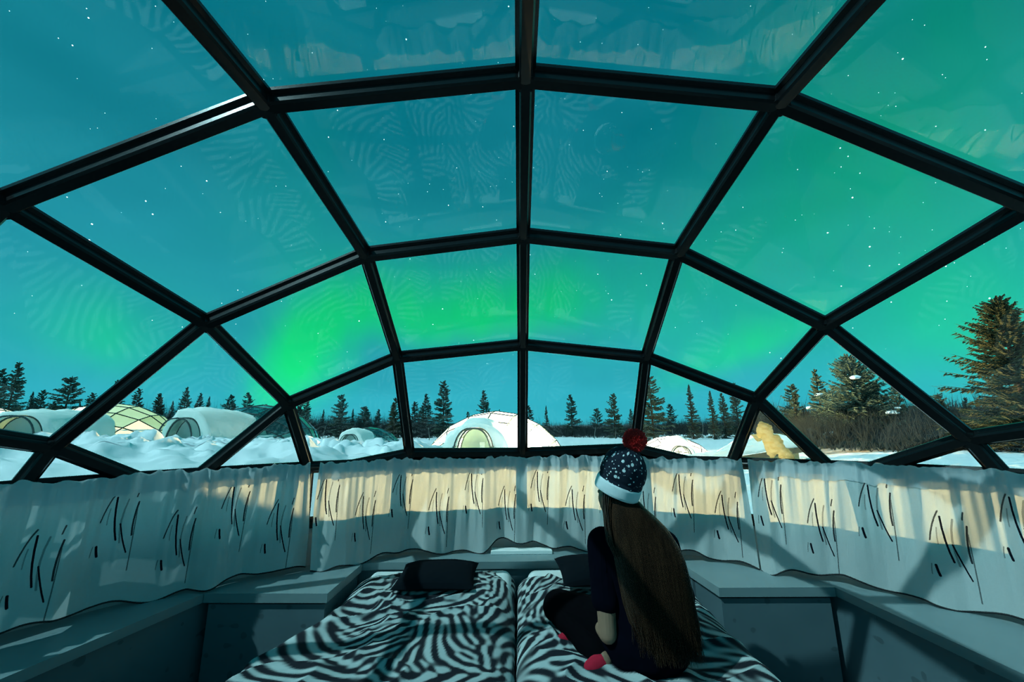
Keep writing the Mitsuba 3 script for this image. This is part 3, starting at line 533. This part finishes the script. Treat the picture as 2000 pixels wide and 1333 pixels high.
obj('rail', tube(np.stack([rr * np.sin(np.radians(ra)), 0.45 + rr * np.cos(np.radians(ra)), np.full(len(ra), 1.135)], -1), 0.007, 6), 'black_frame', rod)

# ------------------------------------------------------------------ beds
def zebra(nx, ny, cell, seed):
    """Oriented blotches: sparse strokes whose stripe direction follows a swirling field; returns values about zero."""
    rng = np.random.default_rng(seed); out = np.zeros((ny, nx)); W_, H_ = nx * cell, ny * cell
    xs, ys = np.meshgrid(np.arange(nx) * cell, np.arange(ny) * cell)
    nk = int(W_ * H_ / (0.028 ** 2) * 4.2)
    px = rng.uniform(0, W_, nk); py = rng.uniform(0, H_, nk)
    zone = meshkit.noise(np.c_[px * 3.2, py * 1.7, px * 0], seed); th = (meshkit.fbm(np.c_[px * 2.3, py * 2.3, px * 0 + 9], 2, seed + 1) - 0.5) * 2.6 + np.pi / 2
    fan = zone > 0.63
    th = np.where(fan, th + 1.15 * np.sign(np.sin(px * 9 + seed)), th)
    lam = np.where(fan, 0.045, 0.064) * rng.uniform(0.9, 1.12, nk)
    for i in range(nk):
        s = lam[i] * 0.55; sp = lam[i] * 1.15; R = 3 * sp
        i0, i1 = max(0, int((px[i] - R) / cell)), min(nx, int((px[i] + R) / cell) + 1); j0, j1 = max(0, int((py[i] - R) / cell)), min(ny, int((py[i] + R) / cell) + 1)
        if i1 <= i0 or j1 <= j0: continue
        dx = xs[j0:j1, i0:i1] - px[i]; dy = ys[j0:j1, i0:i1] - py[i]; u = dx * math.cos(th[i]) + dy * math.sin(th[i]); v = -dx * math.sin(th[i]) + dy * math.cos(th[i])
        out[j0:j1, i0:i1] += rng.choice([-1, 1]) * np.exp(-0.5 * (u / s) ** 2 - 0.5 * (v / sp) ** 2) * np.cos(2 * np.pi * u / lam[i] + rng.uniform(-0.6, 0.6))
    return out / out.std()
def make_bed(name_label, x0, x1, seed, duvet_label, bulge, yend=2.905, flare=0.0):
    b = thing('bed', name_label, 'bed')
    base = rounded_box((x1 - x0 - 0.04, 2.02, 0.20), 0.01, 2); base.apply_translation([(x0 + x1) / 2, 1.93, 0.104]); obj('base', base, 'mattress_side', b)
    mt = rounded_box((x1 - x0 - 0.03, 2.02, 0.18), 0.05, 3); mt.apply_translation([(x0 + x1) / 2, 1.935, 0.295]); obj('mattress', mt, 'white_sheet', b)
    pl = rounded_box((x1 - x0 - 0.10, 0.34, 0.13), 0.055, 3); pl.apply_translation([(x0 + x1) / 2 + 0.02, 2.775, 0.40]); pl.vertices += (meshkit.fbm(pl.vertices * 6, 2, seed)[:, None] - 0.5) * 0.02; obj('pillow', pl, 'white_sheet', b, True)
    cell = 0.0062; nx = int((x1 - x0 + 0.0) / cell); ny = int(2.06 / cell)
    xs = np.linspace(x0, x1, nx); ys = np.linspace(0.86, yend, ny); X, Y = np.meshgrid(xs, ys)
    e = np.minimum(np.minimum(X - x0, x1 - X) / 0.16, np.minimum(yend - Y, Y - 0.80) / 0.10); e = np.clip(e, 0, 1); e = np.sqrt(1 - (1 - e) ** 2)
    P = np.stack([X, Y, X * 0], -1)
    puff = meshkit.fbm(P * 2.6, 3, seed) - 0.5; ridge = 1 - np.abs(meshkit.fbm(P * np.array([3.2, 5.0, 1]) + 4, 3, seed + 2) - 0.5) * 6
    Zm = 0.345 + e * (0.085 + 0.045 * np.exp(-((Y - 2.72) / 0.22) ** 2)) + e * (0.075 * puff + 0.022 * np.clip(ridge, 0, 1) ** 2)
    if bulge is not None: Zm -= bulge(X, Y)
    ext = flare * np.clip((2.46 - Y) / 0.45, 0, 1); X = X + (X - x1) / (x1 - x0) * ext
    Xw = X + (meshkit.noise(P * 9 + 3, seed) - 0.5) * 0.012
    zb = zebra(nx, ny, cell, seed); f = np.clip((zb - 0.14) / 0.5 * 0.5 + 0.5, 0, 1); f = f * f * (3 - 2 * f)
    col = np.array([0.010, 0.012, 0.018]) * (1 - f[..., None]) + np.array([0.40, 0.46, 0.46]) * f[..., None]
    d = obj('duvet', tm(np.stack([Xw, Y, Zm], -1).reshape(-1, 3), grid_faces(ny, nx)), 'zebra', None, True, color=col.reshape(-1, 3)); tag(d, duvet_label, 'duvet')
    return Zm, xs, ys
BZ1 = make_bed('left bed by the corner cabinet under a zebra duvet with one dark cushion', -1.10, -0.072, 11, 'black and white zebra striped duvet on the left bed', None, 2.95, 0.17)
BZ2 = make_bed('right bed on which the person sits', -0.066, 1.00, 12, 'black and white zebra striped duvet under the seated person', lambda X, Y: 0.05 * np.exp(-((X - 0.47) / 0.24) ** 2 - ((Y - 1.98) / 0.24) ** 2))
def top_of(B, x, y):
    Zm, xs, ys = B; return Zm[np.abs(ys - y).argmin(), np.abs(xs - x).argmin()]
def cushion(label, x, y, z, w, l, tilt, rz, seed):
    n = 34; u, v = np.meshgrid(np.linspace(-1, 1, n), np.linspace(-1, 1, n)); prof = ((1 - np.abs(u) ** 2.6) * (1 - np.abs(v) ** 2.6)) ** 0.5
    pin = 1 - 0.05 * (1 - u * u) * v * v; pin2 = 1 - 0.06 * (1 - v * v) * u * u
    vs = []
    for s in (1, -1): vs.append(np.stack([u * w / 2 * pin2, v * l / 2 * pin, s * 0.062 * prof * (1 if s > 0 else 0.6) + 0.004 * meshkit.fbm(np.stack([u * 5, v * 5, u * 0 + s], -1), 2, seed)], -1).reshape(-1, 3))
    vv = np.vstack(vs); f = np.vstack([grid_faces(n, n), grid_faces(n, n)[:, ::-1] + n * n]); m = tm(vv, f); m.merge_vertices()
    m.apply_transform(trimesh.transformations.euler_matrix(rad(tilt), 0, rad(rz))); m.apply_translation([x, y, z]); tag(obj('cushion', m, 'cushion_cloth', None, True), label, 'cushion')
cushion('dark rectangular cushion lying on the left zebra bed', -0.55, 2.69, 0.505, 0.48, 0.36, 4, 1, 3)
cushion('dark cushion on the right bed half hidden behind the person', 0.42, 2.70, 0.525, 0.46, 0.34, 8, 4, 4)

# ------------------------------------------------------------------ the person
def chain_solid(bones, edge, it=12, seg=20):
    """bones: [((p, r), (q, r)), ...]: hulls of spheres, united, refined and smoothed."""
    parts = []
    for (p, r), (q, s) in bones:
        parts.append(manifold3d.Manifold.batch_hull([manifold3d.Manifold.sphere(r, seg).translate(list(map(float, p))), manifold3d.Manifold.sphere(s, seg).translate(list(map(float, q)))]))
    m = manifold3d.Manifold.batch_boolean(parts, manifold3d.OpType.Add).refine_to_length(edge).to_mesh()
    t = trimesh.Trimesh(m.vert_properties[:, :3], m.tri_verts, process=True); trimesh.smoothing.filter_taubin(t, lamb=0.5, nu=0.53, iterations=it); return t
V3 = lambda *a: np.array(a, float)
PX = 0.0
pelvis, waist, chest, neckb = V3(.485, 1.97, .535), V3(.475, 1.965, .68), V3(.470, 1.965, .85), V3(.455, 1.965, .975)
shL, shR = V3(.326, 1.965, .880), V3(.605, 1.965, .870)
elL, wrL = V3(.318, 1.895, .545), V3(.300, 2.110, .515)
elR, wrR = V3(.665, 1.935, .590), V3(.590, 2.150, .520)
hipL, hipR = V3(.395, 1.985, .52), V3(.570, 1.985, .52)
knL, anL, toL = V3(.150, 2.270, .500), V3(.300, 1.930, .435), V3(.215, 1.880, .412)
knR, anR, toR = V3(.700, 2.400, .520), V3(.270, 2.170, .445), V3(.135, 2.100, .420)
headC = V3(.418, 1.985, 1.082)
hd_yaw, hd_pitch = rad(42), rad(14)       # looking up and to the left
hf = V3(-math.sin(hd_yaw) * math.cos(hd_pitch), math.cos(hd_yaw) * math.cos(hd_pitch), math.sin(hd_pitch)); hu = unit(V3(0.30, -0.22, 1.0)); hu = unit(hu - hf * (hu @ hf)); hr = np.cross(hf, hu)
H = lambda r, f, u: headC + hr * r + hf * f + hu * u
person = thing('person', 'person with long brown hair and a red bobble hat sitting cross-legged on the right bed', 'person')
body = [((pelvis, .115), (waist, .100)), ((waist, .100), (chest, .105)), ((shL, .050), (shR, .050)), ((chest, .10), (neckb - [0, 0, .04], .060)), ((neckb, .046), (H(0, -.02, -.05), .045)),
        ((shL, .048), (elL, .037)), ((elL, .037), (wrL, .026)), ((shR, .048), (elR, .037)), ((elR, .037), (wrR, .026)),
        ((hipL, .092), (knL, .058)), ((knL, .056), (anL, .040)), ((anL, .036), (toL, .024)), ((hipR, .092), (knR, .058)), ((knR, .056), (anR, .040)), ((anR, .036), (toR, .024)),
        ((hipL, .10), (hipR, .10)),
        ((H(0, .005, .035), .075), (H(0, -.02, .03), .078)), ((H(0, .03, -.03), .062), (H(0, .045, -.075), .030)), ((H(0, .082, .0), .010), (H(0, .098, -.022), .012)), ((H(.075, -.005, -.005), .012), (H(.078, -.01, -.03), .009)), ((H(-.075, -.005, -.005), .012), (H(-.078, -.01, -.03), .009))]
def hand(wr, d, side, up):
    d = unit(d); s = unit(np.cross(d, up)) * side; out = []
    palm = wr + d * .075; out += [((wr, .024), (palm + s * .022, .015)), ((wr, .024), (palm - s * .026, .015))]
    for k, (o, l) in enumerate(((.028, .070), (.009, .080), (-.010, .075), (-.028, .058))):
        p0 = palm + s * o; p1 = p0 + d * l * .5 - up * .008; p2 = p1 + d * l * .35 - up * .022; out += [((p0, .0095), (p1, .0088)), ((p1, .0088), (p2, .0075))]
    t0 = wr + d * .03 + s * .028; t1 = t0 + d * .035 + s * .028; out += [((t0, .012), (t1, .010)), ((t1, .010), (t1 + d * .03, .0085))]
    return out
body += hand(wrL + V3(.01, .02, 0), V3(.35, 1, -.05), 1, V3(0, 0, 1)) + hand(wrR + V3(-.01, .02, 0), V3(-.55, 1, -.05), -1, V3(0, 0, 1))
bm = chain_solid(body, 0.012, 8, 18)
plain('skin', (0.26, 0.15, 0.10), 0.5, 0.4)
obj('body', bm, 'skin', person, True)
# t-shirt: torso and two short sleeves, cut open below the sleeves' hems
sl = lambda a, b, t: a + (b - a) * t
shirt = [((pelvis + [0, -.005, -.045], .150), (waist + [0, -.01, 0], .130)), ((pelvis + [-.055, 0, -.05], .135), (pelvis + [.065, 0, -.05], .135)), ((waist, .128), (chest, .132)), ((waist + [-.05, 0, 0], .105), (chest + [-.06, 0, .0], .112)), ((waist + [.05, 0, 0], .105), (chest + [.06, 0, .0], .112)), ((shL, .066), (shR, .066)), ((chest, .12), (neckb - [0, 0, .055], .078)),
         ((shL, .066), (sl(shL, elL, .64), .060)), ((shR, .066), (sl(shR, elR, .72), .060))]
sm = chain_solid(shirt, 0.014, 10)
wr_ = meshkit.fbm(sm.vertices * np.array([14, 14, 9.0]), 3, 5) - 0.5; sm.vertices += sm.vertex_normals * (wr_ * 0.014)[:, None]
plain('navy_cotton', (0.0015, 0.002, 0.006), 0.95, 0.04)
tag(obj('shirt', sm, 'navy_cotton', person, True), 'navy blue short sleeved t-shirt')
tr = [((hipL, .108), (knL, .078)), ((knL, .075), (sl(knL, anL, .9), .060)), ((hipR, .108), (knR, .074)), ((knR, .072), (sl(knR, anR, .80), .056)), ((hipL + [.02, 0, .0], .115), (hipR + [-.02, 0, .0], .115))]
trm = chain_solid(tr, 0.014, 10); trm.vertices += trm.vertex_normals * ((meshkit.fbm(trm.vertices * 12, 3, 6) - 0.5) * 0.012)[:, None]
plain('black_cloth', (0.002, 0.002, 0.003), 0.95, 0.04)
tag(obj('trousers', trm, 'black_cloth', person, True), 'black trousers')
plain('red_wool', (0.42, 0.012, 0.035), 0.9, 0.2, sheen=0.4)
for a_, t_ in ((anR, toR), (anL, toL)):
    d_ = unit(t_ - a_)
    tag(obj('sock', chain_solid([((a_, .038), (t_, .027)), ((t_, .027), (t_ + d_ * .03, .020))], 0.009, 8), 'red_wool', person, True), 'red sock')
# bobble hat
def hat_frame(pts): return np.array([headC + hr * 0 + p for p in pts])
hx = unit(V3(.37, -.20, 1.0)); ha = unit(np.cross(V3(0, 1, 0), hx)); hb = np.cross(hx, ha)   # the hat leans right and back
hc = headC + V3(.000, -.018, .045)
prof = [(.094, -.038), (.099, -.030), (.101, 0), (.099, .022), (.096, .030), (.101, .045), (.103, .075), (.099, .105), (.086, .135), (.064, .160), (.036, .176), (.010, .182)]
def lathe(pr, n=64, ell=1.08, wob=0.0, seed=1):
    v = []
    for r, z in pr:
        for k in range(n):
            t = 2 * np.pi * k / n; rr = r * (1 + wob * (meshkit.noise(np.array([[math.cos(t) * 3, math.sin(t) * 3, z * 22]]), seed)[0] - 0.5)); v.append(hc + ha * rr * math.cos(t) + hb * rr * ell * math.sin(t) + hx * z)
    return tm(v, grid_faces(len(pr), n, True)[:, ::-1])
def fine(pr, k=4):
    p = np.array(pr); s = np.linspace(0, len(p) - 1, (len(p) - 1) * k + 1); return np.c_[np.interp(s, np.arange(len(p)), p[:, 0]), np.interp(s, np.arange(len(p)), p[:, 1])]
def dots(p, n, uv):
    q = (mi.Float(p.x) - float(hc[0])) * float(ha[0]) + (mi.Float(p.y) - float(hc[1])) * float(ha[1]) + (mi.Float(p.z) - float(hc[2])) * float(ha[2])
    s = (mi.Float(p.x) - float(hc[0])) * float(hb[0]) + (mi.Float(p.y) - float(hc[1])) * float(hb[1]) + (mi.Float(p.z) - float(hc[2])) * float(hb[2])
    z = (mi.Float(p.x) - float(hc[0])) * float(hx[0]) + (mi.Float(p.y) - float(hc[1])) * float(hx[1]) + (mi.Float(p.z) - float(hc[2])) * float(hx[2])
    an = dr.atan2(q, -s) * 0.1
    out = mi.Float(0)
    for sc, off, lo, hi in ((0.036, 0.0, 0.03, 0.17), (0.020, 3.3, 0.0, 0.15)):
        f, g, w = mikit.voronoi(an / sc + off, z / sc + off)
        rr = (lo + (hi - lo) * dr.square(w)) * mikit.smoothstep(0.30, 0.34, w)
        out = dr.maximum(out, mikit.smoothstep(0.30, 0.34, w) * (1 - mikit.smoothstep(rr, rr + 0.06, f)))
    return mikit.mix((0.010, 0.016, 0.028), (0.62, 0.70, 0.72), out)
plain('hat_knit', mikit.proc(dots), 0.9, 0.15)
plain('white_fleece', (0.72, 0.78, 0.80), 0.9, 0.15, sheen=0.3)
hat = obj('hat', lathe(fine([(.100, -.005)] + prof[3:]), wob=0.08, seed=7), 'hat_knit', person, True); tag(hat, 'navy knit hat scattered with white dots')
cuff_p = [(.085, -.040), (.100, -.038), (.104, -.028), (.105, -.010), (.105, .008), (.102, .016), (.092, .017)]
tag(obj('cuff', lathe(fine(cuff_p), wob=0.03, seed=9), 'white_fleece', hat, True), 'white turned-up cuff')
pm = trimesh.creation.icosphere(subdivisions=3, radius=0.030); rng = np.random.default_rng(9); V = list(pm.vertices); F = list(pm.faces); pv = []; pf = []
for k in range(3600):
    d = unit(rng.normal(size=3)); s = unit(np.cross(d, rng.normal(size=3))) * 0.0011; s2 = np.cross(d, s); L = 0.050 + rng.normal(0, 0.0028); c0 = d * 0.022; tip = d * L + rng.normal(0, 0.003, 3); b0 = len(pv)
    pv += [c0 + s, c0 - s * .5 + s2 * .87, c0 - s * .5 - s2 * .87, tip + s * 1.6, tip - s * .8 + s2 * 1.4, tip - s * .8 - s2 * 1.4]; pf += [[b0, b0 + 1, b0 + 4], [b0, b0 + 4, b0 + 3], [b0 + 1, b0 + 2, b0 + 5], [b0 + 1, b0 + 5, b0 + 4], [b0 + 2, b0, b0 + 3], [b0 + 2, b0 + 3, b0 + 5], [b0 + 3, b0 + 4, b0 + 5]]
pom = cat_m([pm, tm(pv, pf)]); pomC = hc + hx * 0.218 + V3(.004, 0, 0); pom.apply_translation(pomC)
plain('pompom_wool', (0.70, 0.03, 0.03), 0.9, 0.1, sheen=0.5)
tag(obj('pompom', pom, 'pompom_wool', hat), 'fluffy red pompom')
# long hair: a grooved fall of strands down the back
SEC = [(1.075, .345, .495, 1.915, .070), (1.04, .338, .515, 1.890, .080), (1.00, .338, .560, 1.868, .085), (.95, .342, .608, 1.850, .080), (.89, .350, .640, 1.828, .074), (.83, .358, .658, 1.812, .068), (.76, .366, .666, 1.803, .062), (.68, .378, .672, 1.800, .056), (.61, .398, .682, 1.803, .050), (.55, .430, .682, 1.808, .042), (.515, .465, .675, 1.812, .030)]
SEC = np.array(SEC); zz = np.linspace(0, len(SEC) - 1, 70); S5 = np.stack([np.interp(zz, np.arange(len(SEC)), SEC[:, k]) for k in range(5)], -1)
nth = 260; hv = []
for i, (z, xl, xr, yb, th) in enumerate(S5):
    t = np.linspace(-np.pi, np.pi, nth, endpoint=False); cx, hw = (xl + xr) / 2, (xr - xl) / 2
    g = 0.7 * (meshkit.noise(np.stack([(t * 7), t * 0 + i * 0.035, t * 0], -1), 4) - 0.5) + 0.35 * (meshkit.noise(np.stack([t * 26, t * 0 + i * 0.05, t * 0 + 2], -1), 6) - 0.5)
    rr = 1 + 0.11 * g
    hv.append(np.stack([cx + hw * np.sign(np.cos(t)) * np.abs(np.cos(t)) ** 0.8 * (1 + 0.03 * g), yb + th * 0.9 - th * rr * np.sin(t) * (1.0) - 0.0 * t, np.full(nth, z) + (0.02 * g if i == len(S5) - 1 else 0)], -1))
hv = np.array(hv).reshape(-1, 3); hf_ = grid_faces(len(S5), nth, True); hm = tm(hv, hf_)
strands = [hm]; rng = np.random.default_rng(21)
for k in range(1300):
    u = rng.uniform(-0.98, 0.98); pts = []
    z_end = rng.integers(58, 70); drift = rng.normal(0, 0.01)
    for i in range(4, z_end, 5):
        z, xl, xr, yb, th = S5[i]; cx, hw = (xl + xr) / 2, (xr - xl) / 2; uu = np.clip(u + drift * i / 40, -1, 1)
        pts.append([cx + hw * uu, yb + th * 0.9 - th * (1.02 + 0.05 * math.sin(k)) * (1 - abs(uu) ** 2.6) ** 0.5, z])
    p = np.array(pts); e = p[-1] - p[-2]; p = np.vstack([p, p[-1] + e * 0.8 + [rng.normal(0, .008), rng.normal(0, .004), -rng.uniform(0.0, 0.05)]])
    strands.append(tube(p, np.linspace(0.0017, 0.0005, len(p)), 3, False))
lock = [V3(.362, 1.955, 1.105), V3(.356, 1.945, 1.075), V3(.350, 1.930, 1.03), V3(.346, 1.910, .97), V3(.345, 1.885, .91), V3(.368, 1.865, .85)]
for k in range(170):
    o = V3(rng.normal(0, .009), rng.normal(0, .018), 0); strands.append(tube([q + o * (1 - 0.4 * i / 5) + rng.normal(0, .0015, 3) for i, q in enumerate(lock)], [.0026, .003, .003, .0026, .0012, .0006], 3, False))
def hair_col(p, n, uv):
    g = mikit.noise(p.x * 160, p.y * 60, p.z * 2.5) * 0.6 + 0.4 * mikit.noise(p.x * 40, p.y * 20, p.z * 2)
    return mikit.mix((0.012, 0.006, 0.004), (0.060, 0.029, 0.015), g)
plain('brown_hair', mikit.proc(hair_col), 0.38, 0.5)
tag(obj('hair', cat_m(strands), 'brown_hair', person, 50), 'long straight dark brown hair')

# ------------------------------------------------------------------ stars
rng = np.random.default_rng(4); V = []; F = []
for k in range(800):
    az = rng.uniform(-75, 75); el = math.degrees(math.asin(rng.uniform(math.sin(rad(7)), 1))); D = 1500.0
    d = V3(math.sin(rad(az)) * math.cos(rad(el)), math.cos(rad(az)) * math.cos(rad(el)), math.sin(rad(el))); s = 0.75 + 1.5 * rng.random() ** 4
    o = trimesh.creation.icosahedron(); o.vertices = o.vertices * s + d * D; F.append(np.array(o.faces) + len(V)); V += list(o.vertices)
ks = obj('stars', tm(V, np.vstack(F)), 'plain_white'); scene[ks]['emitter'] = {'type': 'area', 'radiance': rgb(1.7, 2.0, 2.05), 'sampling_weight': 0.001}
tag(ks, 'small white stars scattered over the teal night sky', 'stars', kind='stuff')
